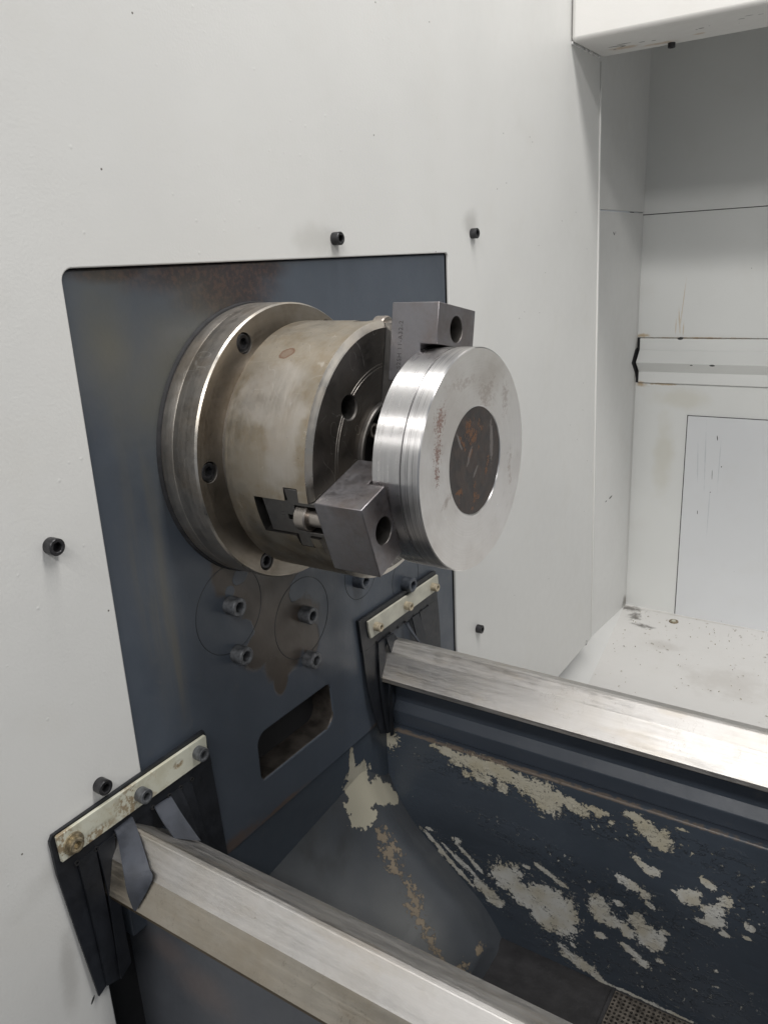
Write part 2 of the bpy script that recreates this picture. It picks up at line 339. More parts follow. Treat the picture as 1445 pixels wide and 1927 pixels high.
def mk_core():
    t = NT('rusty_forged_black_scale')
    n1 = t.noise(70, 6, .65, dist=.6); col = t.mix(t.ss(n1, .35, .65), (.028, .024, .023), (.070, .055, .048))
    f, _ = t.blobs('yz', [(-.006, .022, .010, .016, 20), (.010, .024, .010, .006, -30), (-.008, .008, .008, .005, 40), (-.010, .030, .008, .006), (.006, .010, .003, .004),
                          (-.026, -.018, .008, .006), (-.030, -.030, .006, .004), (.000, -.030, .008, .008), (-.002, -.020, .003, .010), (.022, -.004, .004, .010, -20), (.018, -.012, .004, .004), (-.006, -.036, .006, .003), (-.020, .018, .003, .012, 40)], 230, 2.6, .50, .25, detail=6, rough=.75)
    col = t.mix(f, col, t.mix(t.noise(300, 3), (.085, .040, .020), (.20, .09, .04)))
    g, _ = t.blobs('yz', [(-.010, .005, .010, .002, 60), (.0, -.008, .006, .0015, 50), (-.025, .02, .008, .0015, -60), (.028, .01, .003, .02)], 260, .8, 1.0, .7)
    col = t.mix(t.math('MULTIPLY', g, .6), col, (.20, .18, .17))
    b = t.bump(n1, .6, .0012); b = t.bump(f, .4, .0005, b)
    return t.out(col, t.ss(n1, .3, .7, .42, .62), 0.25, b)
M_CORE = mk_core()

def way_stains(t, col, r, b):
    f = t.noise(9, 5, .6, stretch=(.8, 3, 3)); g = t.noise(30, 6, .7, stretch=(.25, 2.5, 2.5))
    col = t.mix(t.ss(f, .50, .68, 0, .36), col, (.46, .385, .28))
    col = t.mix(t.ss(g, .60, .75, 0, .22), col, (.32, .25, .17))
    w = t.noise(16, 3, .5, stretch=(.5, 2, 2))
    r = t.math('ADD', r, t.ss(w, .4, .65, -.03, .03))
    r = t.math('ADD', r, t.ss(t.noise(300, 3, .6, stretch=(.05, 1, 1)), .4, .6, -.03, .03))
    sx = t.math('ABSOLUTE', t.math('SUBTRACT', t.noise(60, 3, .6, stretch=(1, .6, .6)), .5)); sx = t.math('MULTIPLY', t.ss(sx, .004, .001), t.ss(t.noise(20, 2), .52, .60)); col = t.mix(t.math('MULTIPLY', sx, .4), col, (.22, .18, .14))
    pit = t.voro(70, stretch=(.35, 1, 1)); pm = t.math('MULTIPLY', t.ss(pit.outputs['Distance'], .07, .04), t.math('GREATER_THAN', t.sep(pit.outputs['Color'])[0], .985))
    col = t.mix(pm, col, (.10, .08, .06))
    return col, r, b
M_WAY = steel('ground_way_steel', (.60, .585, .568), (.52, .485, .435), (.42, .50), 'grind', (420, .5), way_stains, bstr=.04, tint_amt=.4)
M_WAY2 = steel('browned_way_flank_steel', (.62, .575, .50), (.50, .43, .33), (.42, .50), 'grind', (420, .5), way_stains, bstr=.04, tint_amt=.6)
M_WAYEDGE = steel('brown_way_edge_steel', (.20, .16, .115), (.13, .10, .065), (.4, .5), 'grind', (420, .5), bstr=.10)

def simple(name, col, rough, metal=0.0, var=.25, nscale=40, bump=.1, spec=None):
    t = NT(name); n = t.noise(nscale, 5, .6)
    c = t.mix(t.ss(n, .3, .7), tuple(x * (1 - var) for x in col), tuple(x * (1 + var) for x in col))
    return t.out(c, t.ss(t.noise(nscale * 2, 3), .3, .7, rough - .05, rough + .06), metal, t.bump(t.noise(nscale * 8, 3), bump, .0006), spec)
M_SCREW = simple('black_oxide_screw', (.050, .050, .053), .36, .75, .4, 150)
M_SCREWG = simple('grey_painted_screw', (.105, .110, .118), .42, .45, .45, 160)
M_SCREWD = simple('blue_painted_screw', (.060, .068, .082), .42, .2, .35, 160)
M_SCREWC = simple('cream_painted_screw', (.38, .33, .24), .5, .1, .35, 160)
M_SCREWZ = simple('worn_yellow_zinc_screw', (.34, .29, .20), .35, .8, .45, 200)
M_RUBBER = simple('black_rubber', (.009, .0105, .014), .48, 0, .25, 60, .12)
M_RUBBER2 = simple('lit_blue_black_rubber', (.042, .047, .059), .50, 0, .25, 60, .12)  # rubber painted paler for bent flaps, the light on them in the colour
M_VOID = simple('cavity_shade_black', (.012, .012, .013), .7, 0, .3, 20)  # black stands in for the shade inside gaps, bore and holes
M_SEAM = simple('dark_joint_sealant', (.020, .020, .022), .7, 0, .3, 80)
M_JOINT = simple('plug_joint_line', (.026, .029, .034), .6, 0, .3, 80)
M_CASTPOCKET = simple('oily_brown_cast_iron', (.055, .048, .042), .42, .35, .55, 45, .4)
M_BEDFLOOR = simple('oily_black_bed_floor', (.020, .0195, .021), .5, .1, .2, 30, .3)
M_CHIP = simple('curled_steel_chip', (.60, .58, .55), .3, 1.0, .3, 60)
M_STAMP = simple('stamped_character_steel', (.085, .08, .08), .5, .7, .2, 100)
M_SCRIBE = simple('scribed_bright_steel', (.62, .62, .62), .35, 1.0, .2, 100)
M_MESH = simple('rusty_perforated_steel', (.10, .088, .075), .5, .6, .5, 120, .3)
def mk_cream():
    t = NT('flaking_cream_bar_paint')
    n = t.noise(45, 6, .65); col = t.mix(t.ss(n, .4, .65), (.50, .50, .42), (.43, .42, .33))
    f = t.ss(t.noise(85, 6, .7, dist=.4), .60, .66); m, _ = t.blobs('yz', [(-.205, -.252, .016, .016), (-.262, -.255, .012, .02), (-.235, -.26, .02, .006), (.147, -.248, .006, .02), (-.15, -.25, .006, .004)], 60, .7, 1.2, .5)
    col = t.mix(t.math('MULTIPLY', f, .4), col, (.34, .26, .15))
    col = t.mix(t.math('MULTIPLY', m, t.ss(t.noise(160, 4, .7), .45, .55)), col, (.24, .19, .12))
    p = t.voro(170); pm = t.math('MULTIPLY', t.ss(p.outputs['Distance'], .16, .08), t.math('GREATER_THAN', t.sep(p.outputs['Color'])[0], .93))
    col = t.mix(pm, col, (.06, .05, .04))
    return t.out(col, .5, 0, t.bump(m, .5, -.0005, t.bump(t.noise(110, 4), .3, .0007)))
M_CREAM = mk_cream()

# ------------------------------------------------------------------ mesh helpers
def prop(o, **kw):
    for k, v in kw.items(): o[k] = v
    return o
def shade(me, ang=32):
    me.polygons.foreach_set('use_smooth', [True] * len(me.polygons)); me.set_sharp_from_angle(angle=math.radians(ang)); me.update()
def link(name, me, parent=None, loc=None, rotx=None):
    o = bpy.data.objects.new(name, me); C.objects.link(o)
    if parent: o.parent = parent
    if loc: o.location = loc
    if rotx is not None: o.rotation_euler = (rotx, 0, 0)
    return o
def obj(name, bm, mats, parent=None, bevel=0, seg=2, ang=32, loc=None, rotx=None, recalc=True):
    me = bpy.data.meshes.new(name)
    if recalc: bmesh.ops.recalc_face_normals(bm, faces=bm.faces)
    bm.to_mesh(me); bm.free()
    for m in (mats if isinstance(mats, (list, tuple)) else [mats]): me.materials.append(m)
    shade(me, ang)
    o = link(name, me, parent, loc, rotx)
    if bevel:
        b = o.modifiers.new('bevel', 'BEVEL'); b.width = bevel; b.segments = seg; b.limit_method = 'ANGLE'; b.angle_limit = math.radians(35)
        b.harden_normals = False
    return o
def box(bm, x0, x1, y0, y1, z0, z1, mi=0):
    v = [bm.verts.new(p) for p in ((x0, y0, z0), (x1, y0, z0), (x1, y1, z0), (x0, y1, z0), (x0, y0, z1), (x1, y0, z1), (x1, y1, z1), (x0, y1, z1))]
    for f in ((0, 3, 2, 1), (4, 5, 6, 7), (0, 1, 5, 4), (1, 2, 6, 5), (2, 3, 7, 6), (3, 0, 4, 7)):
        fc = bm.faces.new([v[i] for i in f]); fc.material_index = mi
def boxbm(*a):
    bm = bmesh.new(); box(bm, *a); return bm
def prism(pts, axis, a, b, bm=None, mi=0):
    """closed polygon of 2D points extruded along an axis from a to b"""
    bm = bm or bmesh.new()
    def P(u, v, t): return {'x': (t, u, v), 'y': (u, t, v), 'z': (u, v, t)}[axis]
    A = [bm.verts.new(P(u, v, a)) for u, v in pts]; B = [bm.verts.new(P(u, v, b)) for u, v in pts]
    n = len(pts); fs = [bm.faces.new(A), bm.faces.new(B[::-1])]
    for i in range(n): fs.append(bm.faces.new((A[i], B[i], B[(i + 1) % n], A[(i + 1) % n])))
    for f in fs: f.material_index = mi
    return bm
def lathe(prof, n=128, bm=None, mats=None, closed=False, c=(0, 0)):
    """profile of (x, r) revolved about the x axis; r = 0 closes to a point"""
    bm = bm or bmesh.new(); rings = []
    for x, r in prof:
        if r < 1e-7: rings.append([bm.verts.new((x, c[0], c[1]))])
        else: rings.append([bm.verts.new((x, c[0] + r * math.cos(2 * PI * i / n), c[1] + r * math.sin(2 * PI * i / n))) for i in range(n)])
    pairs = list(zip(rings, rings[1:])) + ([(rings[-1], rings[0])] if closed else [])
    for k, (a, b) in enumerate(pairs):
        mi = mats[k] if mats else 0
        for i in range(n):
            j = (i + 1) % n
            if len(a) == 1 and len(b) == 1: continue
            if len(a) == 1: f = bm.faces.new((a[0], b[i], b[j]))
            elif len(b) == 1: f = bm.faces.new((a[i], b[0], a[j]))
            else: f = bm.faces.new((a[i], b[i], b[j], a[j]))
            f.material_index = mi
    return bm
def cut(o, cutters):
    """bake boolean differences into o"""
    for c in cutters:
        m = o.modifiers.new('cut', 'BOOLEAN'); m.operation = 'DIFFERENCE'; m.object = c; m.solver = 'EXACT'
    dg = bpy.context.evaluated_depsgraph_get()
    me = bpy.data.meshes.new_from_object(o.evaluated_get(dg)); o.modifiers.clear(); o.data = me
    for c in cutters: bpy.data.objects.remove(c, do_unlink=True)
    shade(me, 30)
    return o
def empty(name, loc=(0, 0, 0), **kw):
    o = bpy.data.objects.new(name, None); C.objects.link(o); o.location = loc; o.empty_display_size = .02
    return prop(o, **kw)

def screw_mesh(r, h, n=30):
    """socket head cap screw lying along +x, underside at x = 0, hexagonal socket in its face"""
    bm = bmesh.new()
    def ring(x, rr, hexa=False):
        vs = []
        for i in range(n):
            a = 2 * PI * i / n
            k = rr
            if hexa:
                b = (a + PI / 6) % (PI / 3) - PI / 6; k = rr / math.cos(b)
            vs.append(bm.verts.new((x, k * math.cos(a), k * math.sin(a))))
        return vs
    rs = [ring(-.001, r * .98), ring(h * .14, r), ring(h * .93, r), ring(h, r * .90), ring(h * 1.0, r * .63), ring(h * .96, r * .52, True), ring(h * .38, r * .50, True)]
    for a, b in zip(rs, rs[1:]):
        for i in range(n): bm.faces.new((a[i], b[i], b[(i + 1) % n], a[(i + 1) % n]))
    bm.faces.new(rs[-1])
    bmesh.ops.recalc_face_normals(bm, faces=bm.faces)
    me = bpy.data.meshes.new('cap_screw'); bm.to_mesh(me); bm.free(); shade(me, 25)
    return me
_sm = {}
def screws(pts, x, r, h, mat, parent, name='cap_screw'):
    key = (r, h, mat.name)
    if key not in _sm:
        me = screw_mesh(r, h); me.materials.append(mat); _sm[key] = me
    out = []
    for (y, z) in pts:
        o = link(name, _sm[key], parent, (x, y, z), random.uniform(0, 1)); out.append(o)
    return out

# ------------------------------------------------------------------ setting: tray floor, side wall, back wall, roof
bm = boxbm(-.04, 2.4, .20, 1.28, -.70, -.683)
prop(obj('floor', bm, M_FLOOR), kind='structure', label='dusty white sheet metal tray floor behind the far bed way')
bm = boxbm(-.6, 2.4, -1.6, -.20, -1.02, -1.0)
prop(obj('unseen_front_floor', bm, M_OUTER), kind='structure')  # out of view, added so the metal reflects something dark below

wl = empty('side_wall', (-.04, 1.05, 0), kind='structure')
def wpart(name, bm, m, par, bevel=0.0, seg=2):
    o = obj(name, bm, m, par, bevel, seg); o.location = (-par.location[0], -par.location[1], -par.location[2]); return o
wpart('upper_panel', boxbm(-.05, -.0385, .70, 1.279, .2212, 1.0), M_WALL, wl, .0012)
wpart('lower_panel', prism([(.60, -.6235), (1.279, -.684), (1.279, .2190), (.60, .2190)], 'x', -.05, -.04), M_WALL, wl, .0012)
bm = bmesh.new()
q = [(-.0415, 1.279, -.683), (-.0415, .60, -.623), (.048, .60, -.6825), (-.0415, .60, -.69)]
vs = [bm.verts.new(p) for p in q]
for f in ((0, 1, 2), (0, 2, 3), (1, 3, 2), (0, 3, 1)): bm.faces.new([vs[i] for i in f])
wpart('sloping_flange', bm, M_WALL, wl)

bw = empty('back_wall', (1, 1.28, 0), kind='structure')
wpart('upper_panel', boxbm(-.06, 2.4, 1.2785, 1.30, .2165, 1.0), M_BACK, bw, .0008)
wpart('middle_panel', boxbm(-.06, 2.4, 1.280, 1.30, -.0395, .2150), M_BACK, bw, .0008)
wpart('lower_panel', boxbm(-.06, 2.4, 1.280, 1.30, -.70, -.1390), M_BACK, bw, .0008)
wpart('ledge_rail', prism([(1.298, -.0405), (1.274, -.0405), (1.274, -.0660), (1.250, -.0905), (1.274, -.1125), (1.274, -.1380), (1.298, -.1380)], 'x', -.034, 2.4), M_BACK, bw, .0015)
wpart('joint_gap', boxbm(-.07, 2.4, 1.2815, 1.31, -.16, .24), M_SEAM, bw)
wpart('corner_gap', prism([(1.281, -.060), (1.262, -.0640), (1.240, -.0905), (1.268, -.116), (1.281, -.135)], 'x', -.0398, -.0392), M_SEAM, bw)
wpart('access_panel', boxbm(.0775, 2.0, 1.2765, 1.281, -.6865, -.2075), M_ACCESS, bw, .0012)
wpart('panel_seal', boxbm(.0757, 2.0, 1.2790, 1.282, -.692, -.2062), M_SEAM, bw)
fg = obj('front_light_block', prism([(-.98, -.42), (-.955, -.40), (-.955, -1.0), (-.98, -1.0)], 'x', -.0, 2.4), M_OUTER, None, .002)  # unseen sheet added to keep front light off the lower area
prop(fg, label='unseen grey sheet added on the operator side to shade the lower machine', category='light blocker')
prop(obj('roof', boxbm(-.06, 2.4, .872, 1.30, .74, .76), M_WHITE), kind='structure')

dp = empty('drain_plug', (.086, 1.233, -.683), label='small rusty round plug set in the white tray floor near the access panel', category='drain plug')
b_ = lathe([(0, .0), (0, .0105), (.0022, .0100), (.0026, .007), (.0018, .0065), (.0018, 0)], 32)
bmesh.ops.rotate(b_, verts=b_.verts, cent=(0, 0, 0), matrix=Matrix.Rotation(-PI / 2, 3, 'Y'))
obj('plug_rim', b_, simple('greasy_brown_plug', (.22, .18, .12), .5, .3, .4, 200), dp)
b_ = lathe([(0.001, .0), (0.0018, .0052), (.0034, .0046), (.0036, 0)], 24)
bmesh.ops.rotate(b_, verts=b_.verts, cent=(0, 0, 0), matrix=Matrix.Rotation(-PI / 2, 3, 'Y'))
obj('plug_centre', b_, M_CREAM, dp)

# ------------------------------------------------------------------ overhead beam
hb = empty('door_rail_beam', (0, .80, .4425), label='white sheet metal beam across the top right corner, scuffed underneath', category='beam')
hb_mesh = obj('beam_box', boxbm(.0012, 2.4, .7365, .8700, .4425, .90), M_BEAM, hb, .0065, 4); hb_mesh.location = (0, -.80, -.4425)
o = link('cap_screw', screw_mesh(.0055, .007), hb, (.115, .055, .0002)); o.data.materials.append(M_SCREW); o.rotation_euler = (0, PI / 2, 0)
b_ = bmesh.new()
for i in range(14):
    y = .742 + i * .0087 + random.uniform(-.002, .002); box(b_, -.0003, .0030, y, y + random.uniform(.003, .008), .4405, .4450)
o = obj('sealant_bead', b_, M_WALL, hb, .001); o.location = (0, -.80, -.4425)

# ------------------------------------------------------------------ white headstock guard panel
gp = empty('guard_panel', (0, 0, 0), label='large white painted sheet panel with a square cut-out round the chuck', category='machine panel')
op = [(-1.6, -1.2), (-.246, -1.2), (-.246, -.30), (-.1835, -.30)]
def arc(cy, cz, r, a0, a1, n=8): return [(cy + r * math.cos(math.radians(a0 + (a1 - a0) * i / n)), cz + r * math.sin(math.radians(a0 + (a1 - a0) * i / n))) for i in range(n + 1)]
op += arc(-.1825 + .009, .1548 - .009, .009, 180, 90) + arc(.3525 - .005, .1550 - .005, .005, 90, 0)
op += [(.3515, -.605), (.914, -.605), (.8715, .446), (.855, 1.2), (-1.6, 1.2)]
obj('panel_sheet', prism(op, 'x', -.0035, 0), M_WHITE, gp, .0011, 3)
bm = bmesh.new()
e0, e1 = (.9115, -.604), (.8535, 1.19)
vs = [bm.verts.new(p) for p in ((-.0032, e0[0] - .003, e0[1]), (-.0032, e0[0], e0[1]), (-.0385, e0[0] - .0, e0[1]), (-.0385, e0[0] - .003, e0[1]),
                                (-.0032, e1[0] - .003, e1[1]), (-.0032, e1[0], e1[1]), (-.0385, e1[0], e1[1]), (-.0385, e1[0] - .003, e1[1]))]
for f in ((0, 1, 2, 3), (4, 7, 6, 5), (0, 4, 5, 1), (1, 5, 6, 2), (2, 6, 7, 3), (3, 7, 4, 0)): bm.faces.new([vs[i] for i in f])
obj('panel_return', bm, M_WHITE, gp)
bm = boxbm(-.0005, .0022, .8905, .8965, -.60, .438)
for v in bm.verts: v.co.y += -.0403 * (v.co.z + .0813) 
o_ = obj('edge_bead', bm, M_WHITE, gp, .001)
screws([(.1265, .1722), (.4150, .1768), (-.2265, -.0285), (-.2225, -.2270), (.4135, -.3670)], 0, .0062, .0085, M_SCREW, gp)
o_ = link('drip_screw', screw_mesh(.0055, .006), gp, (-.006, .885, -.6015)); o_.data.materials.append(M_SCREW)

# ------------------------------------------------------------------ headstock casting
hs = empty('headstock', (0, 0, 0), label='dark blue grey headstock casting behind the chuck with rust haze and bare brown patch', category='headstock')
ho = obj('casting', boxbm(-.30, -.003, -.215, .3508, -.3845, .1543), [M_HEAD, M_CASTPOCKET], hs)
bmc = bmesh.new()
pk = arc(-.0455 + .006, -.337 + .006, .006, 180, 270, 5) + arc(.0725 - .014, -.337 + .014, .014, 270, 360, 6) + arc(.0705 - .006, -.2865 - .006, .006, 0, 90, 5) + arc(-.0455 + .012, -.2865 - .012, .012, 90, 180, 6)
prism(pk, 'x', -.11, .01, bmc)
cu = obj('cutter', bmc, M_CASTPOCKET)
cut(ho, [cu])
bb = ho.modifiers.new('bevel', 'BEVEL'); bb.width = .0022; bb.segments = 3; bb.limit_method = 'ANGLE'; bb.angle_limit = math.radians(50)
def ringmesh(cy, cz, r, w, x0, x1, name, m, par, a0=0, a1=360, n=72):
    bm = bmesh.new(); prev = None
    for i in range(n + 1):
        a = math.radians(a0 + (a1 - a0) * i / n); c_, s_ = math.cos(a), math.sin(a)
        q = [bm.verts.new((x, cy + rr * c_, cz + rr * s_)) for x, rr in ((x0, r - w), (x1, r - w * .6), (x1, r + w * .6), (x0, r + w))]
        if prev:
            for k in range(3): bm.faces.new((prev[k], q[k], q[k + 1], prev[k + 1]))
        prev = q
    return obj(name, bm, m, par)
for cy, cz, r in ((-.0625, -.1445, .0415), (.0355, -.1935, .0425), (.232, -.222, .030), (.140, -.182, .030)):
    ringmesh(cy, cz, r, .0004, -.0032, -.0027, 'plug_joint', M_JOINT, hs)
screws([(-.0625, -.1400), (-.0605, -.1895)], -.003, .0088, .013, M_SCREWG, hs)
screws([(.0370, -.1895), (.0370, -.2400)], -.003, .0088, .013, M_SCREWG, hs)
screws([(.1320, -.1870), (.2290, -.2280)], -.003, .0090, .013, M_SCREWD, hs)
obj('spindle_gasket', lathe([(-.0028, .110), (-.0028, .1218), (.0000, .1210), (.0008, .110)], 96), M_SEAM, hs)
o = obj('pocket_bolt', lathe([(-.105, 0.0), (-.105, .010), (-.095, .010), (-.094, .007), (-.098, 0)], 6, c=(.004, -.300)), M_CASTPOCKET, hs)
obj('rear_body', boxbm(-.42, -.302, -.26, .40, -.75, .19), M_VOID, hs)
obj('gap_light_block', boxbm(-.034, -.031, -1.55, .85, -1.19, 1.15), M_VOID, gp)  # black sheet added to stop world light showing through the panel gaps

# ------------------------------------------------------------------ chuck
ck = empty('lathe_chuck', (0, 0, 0), label='steel three jaw lathe chuck with dark stepped jaws on a bolted round back plate', category='chuck')
bp = obj('back_plate', lathe([(-.002, .10), (-.002, .1190), (.0035, .1203), (.0130, .1203), (.0138, .1200), (.0146, .1203), (.0375, .1203), (.0392, .1190), (.0392, .092), (.0535, .092), (.0535, .05), (-.002, .05)], 144,
         mats=[0, 0, 0, 2, 0, 0, 2, 1, 0, 0, 0, 0], closed=True), [M_PLATE, M_PLATEF, M_EDGE], ck)
cs = []
for k in range(6):
    a = math.radians(60 * k + .5)
    cs.append(obj('cutter', lathe([(.0330, 0), (.0330, .0086), (.041, .0086), (.041, 0)], 32, c=(.1072 * math.cos(a), .1072 * math.sin(a))), M_SEAM))
cut(bp, cs)
bb = bp.modifiers.new('bevel', 'BEVEL'); bb.width = .0005; bb.segments = 2; bb.limit_method = 'ANGLE'; bb.angle_limit = math.radians(60)
screws([(.1072 * math.cos(math.radians(60 * k + .5)), .1072 * math.sin(math.radians(60 * k + .5))) for k in range(6)], .0332, .0074, .0052, M_SCREW, ck, 'plate_screw')

RB = .105
body = obj('chuck_body', lathe([(.0530, .045), (.0530, .1035), (.0545, RB), (.1325, RB), (.1352, .1000), (.1355, .0995), (.1355, .0728), (.1350, .0725), (.1350, .0721), (.1355, .0718), (.1355, .0702), (.1350, .0699), (.1350, .0695), (.1355, .0692), (.1355, .0440), (.0900, .0440), (.0900, .02), (.0530, .02)], 192,
           mats=[0, 0, 0, 1, 1, 2, 2, 1, 2, 2, 2, 1, 2, 2, 2, 2, 2, 0], closed=True), [M_BODY, M_EDGE, M_CFACE, M_MASTER], ck)
JA = (78.9, 198.4, 318.6); SA = (78.2, 197.6, 317.9)
cs = []
def cross(x0, x1, xl0, xl1, w, wl): return [(x0, -w), (xl0, -w), (xl0, -wl), (xl1, -wl), (xl1, -w), (x1, -w), (x1, w), (xl1, w), (xl1, wl), (xl0, wl), (xl0, w), (x0, w)]
for a in SA:
    cs.append(obj('cutter', prism(cross(.080, .150, .1108, .1240, .0160, .0265), 'z', .030, .13), M_MASTER, rotx=math.radians(a - 90)))
for a in (137.6, 257.6, 17.6):
    a = math.radians(a); cs.append(obj('cutter', lathe([(.100, 0), (.106, .0092), (.1345, .0092), (.1356, .0106), (.15, .0106), (.15, 0)], 40, c=(.0676 * math.cos(a), .0676 * math.sin(a))), M_MASTER))
bpy.context.view_layer.update()
cut(body, cs)
bb = body.modifiers.new('bevel', 'BEVEL'); bb.width = .0005; bb.segments = 2; bb.limit_method = 'ANGLE'; bb.angle_limit = math.radians(60)
obj('bore_sleeve', lathe([(.10, .0437), (.1385, .0437), (.1395, .0428), (.1395, .0400), (.137, .0385), (.10, .0385)], 96, closed=True), M_MASTER, ck)
obj('bore_plug', lathe([(.095, 0), (.112, 0), (.112, .0384), (.095, .0384)], 64), M_VOID, ck)
o = screws([(-.016, .021)], .112, .0062, .022, M_NUT, ck, 'bore_screw')[0]

def local(a, name, bm, m, bevel=0, seg=2, par=None, ang=32):
    return obj(name, bm, m, par or ck, bevel, seg, ang, rotx=math.radians(a - 90))
# one jaw of each kind, copied to the three slots
def build_jaw():
    # x-z profile of the stepped top jaw, extruded across; z is the radial direction
    prof = [(.1500, .0585), (.1510, .0570), (.1766, .0570), (.1766, .0853), (.1908, .0853), (.1908, .1157), (.1500, .1157)]
    o = local(JA[0], 'top_jaw', prism(prof, 'y', -.0290, .0290), [M_JAW, M_MASTER])
    c1 = obj('cutter', lathe([(.166, 0), (.166, .0100), (.20, .0100), (.20, 0)], 40, c=(0, .0985)), M_MASTER, rotx=math.radians(JA[0] - 90))
    c2 = obj('cutter', lathe([(.140, 0), (.140, .0068), (.168, .0068), (.168, 0)], 32, c=(0, .0985)), M_MASTER, rotx=math.radians(JA[0] - 90))
    bpy.context.view_layer.update(); cut(o, [c1, c2])
    b = o.modifiers.new('bevel', 'BEVEL'); b.width = .0006; b.segments = 2; b.limit_method = 'ANGLE'; b.angle_limit = math.radians(50)
    return o
j0 = build_jaw()
mp = cross(.0865, .1500, .1115, .1233, .0152, .0258)
m0 = local(SA[0], 'master_jaw', prism(mp, 'z', .040, .1020), [M_MASTER])
c1 = obj('cutter', boxbm(.1165, .16, -.0118, .0118, .080, .12), M_MASTER, rotx=math.radians(SA[0] - 90))
c2 = obj('cutter', boxbm(.1355, .16, -.03, -.0152, .02, .12), M_MASTER, rotx=math.radians(SA[0] - 90))
c3 = obj('cutter', lathe([(.1075, 0), (.1075, .0042), (.118, .0042), (.118, 0)], 24, c=(0, .0985)), M_MASTER, rotx=math.radians(SA[0] - 90))
bpy.context.view_layer.update(); cut(m0, [c1, c2, c3])
b = m0.modifiers.new('bevel', 'BEVEL'); b.width = .0004; b.segments = 2; b.limit_method = 'ANGLE'; b.angle_limit = math.radians(50)
# serrations between master jaw and top jaw
s_ = bmesh.new()
for i in range(36):
    z = .0405 + i * .0016
    box(s_, .1478, .1500, -.0148, .0148, z, z + .0008)
s0 = local(SA[0], 'serration', s_, M_NUT); s0['kind'] = 'stuff'
n0 = local(SA[0], 'jaw_nut', lathe([(.1172, 0), (.1172, .0098), (.1182, .0108), (.1266, .0108), (.1276, .0098), (.1276, .0068), (.1520, .0068), (.1520, 0)], 48, c=(0, .0985)), M_NUT)
for k in (1, 2):
    for o, an in ((j0, JA), (m0, SA), (s0, SA), (n0, SA)):
        c = o.copy(); C.objects.link(c); c.parent = ck; c.rotation_euler = (math.radians(an[k] - 90), 0, 0)
        if o is j0 and k == 1: j1 = c
        if o is m0 and k == 1: m1 = c

def text_mesh(s, size, mat, parent, mw, name='stamped_text', depth=.00012):
    cu = bpy.data.curves.new(name, 'FONT'); cu.body = s; cu.size = size; cu.extrude = depth; cu.space_character = 1.12; cu.resolution_u = 3
    t = bpy.data.objects.new('tmp', cu); C.objects.link(t); bpy.context.view_layer.update()
    me = bpy.data.meshes.new_from_object(t.evaluated_get(bpy.context.evaluated_depsgraph_get()))
    bpy.data.objects.remove(t, do_unlink=True); me.transform(mw); me.materials.clear(); me.materials.append(mat)
    o = link(name, me, parent); return o
# local frame of a jaw: x along the spindle, y across, z radial
text_mesh('S2SH 11-A32-2', .0052, M_STAMP, j0, Matrix(((0, -1, 0, .1605), (0, 0, -1, -.0290), (1, 0, 0, .0660), (0, 0, 0, 1))))
text_mesh('4', .0045, M_SCRIBE, j1, Matrix(((.6, -.8, 0, .1588), (-0, 0, 0, .0290), (.8, .6, 0, .1085), (0, 0, 0, 1))))
text_mesh('1.11', .0048, M_STAMP, m1, Matrix(((0, -1, 0, .1045), (1, 0, 0, -.004), (0, 0, 1, .1020), (0, 0, 0, 1))))

# ------------------------------------------------------------------ workpiece
wp = empty('steel_blank', (.1766, 0, 0), label='bright turned steel disc held in the chuck jaws, with rusty black centre spot', category='workpiece')
R0 = .0853
o = obj('turned_disc', lathe([(.1766, 0), (.1766, R0 - .0012), (.1776, R0), (.2000, R0), (.2003, R0 - .0009), (.2012, R0 - .0009), (.2015, R0 + .0003), (.2148, R0 + .0003), (.2156, R0 - .0006), (.2156, .0425), (.2150, .0417), (.2146, .0417), (.2146, 0)], 256,
          mats=[1, 0, 0, 0, 2, 0, 0, 0, 1, 0, 0, 1]), [M_RIM, M_FACE, M_SEAM], wp, ang=20)
o.location = (-.1766, 0, 0)
bm = bmesh.new(); rings = []
for k in range(15):
    rr = .0415 * k / 14; rings.append([bm.verts.new((.2149 + (0 if k > 12 else .00025 * math.sin(k * .9) * math.cos(i * PI / 16 + k)), rr * math.cos(2 * PI * i / 64), rr * math.sin(2 * PI * i / 64))) for i in range(64 if k else 1)])
for i in range(64): bm.faces.new((rings[0][0], rings[1][i], rings[1][(i + 1) % 64]))
for a, b in zip(rings[1:], rings[2:]):
    for i in range(64): bm.faces.new((a[i], b[i], b[(i + 1) % 64], a[(i + 1) % 64]))
o = obj('forged_centre', bm, M_CORE, wp, ang=60); o.location = (-.1766, 0, 0)

# ------------------------------------------------------------------ lathe bed
XE = 1.9
bed = empty('lathe_bed', (0, 0, -.65), label='lathe bed casting with two bright ground ways and dark peeling paint between them', category='lathe bed')
def bpart(name, bm, m, bevel=0, seg=2, ang=32, label=None):
    o = obj(name, bm, m, bed, bevel, seg, ang); o.location = (0, 0, .65)
    if label: o['label'] = label
    return o
def prism_m(pts, mis, a, b):
    bm = bmesh.new(); A = [bm.verts.new((a, u, v)) for u, v in pts]; B = [bm.verts.new((b, u, v)) for u, v in pts]; n = len(pts)
    bm.faces.new(A).material_index = mis[0]; bm.faces.new(B[::-1]).material_index = mis[0]
    for i in range(n): bm.faces.new((A[i], B[i], B[(i + 1) % n], A[(i + 1) % n])).material_index = mis[i]
    return bm
near = [(-.2100, -.2712), (-.2112, -.2722), (-.2164, -.2786), (-.2216, -.2850), (-.2267, -.2914), (-.2360, -.3186), (-.2354, -.3226), (-.2150, -.3300), (-.1570, -.3300), (-.1545, -.3195), (-.2040, -.2730), (-.2070, -.2710)]
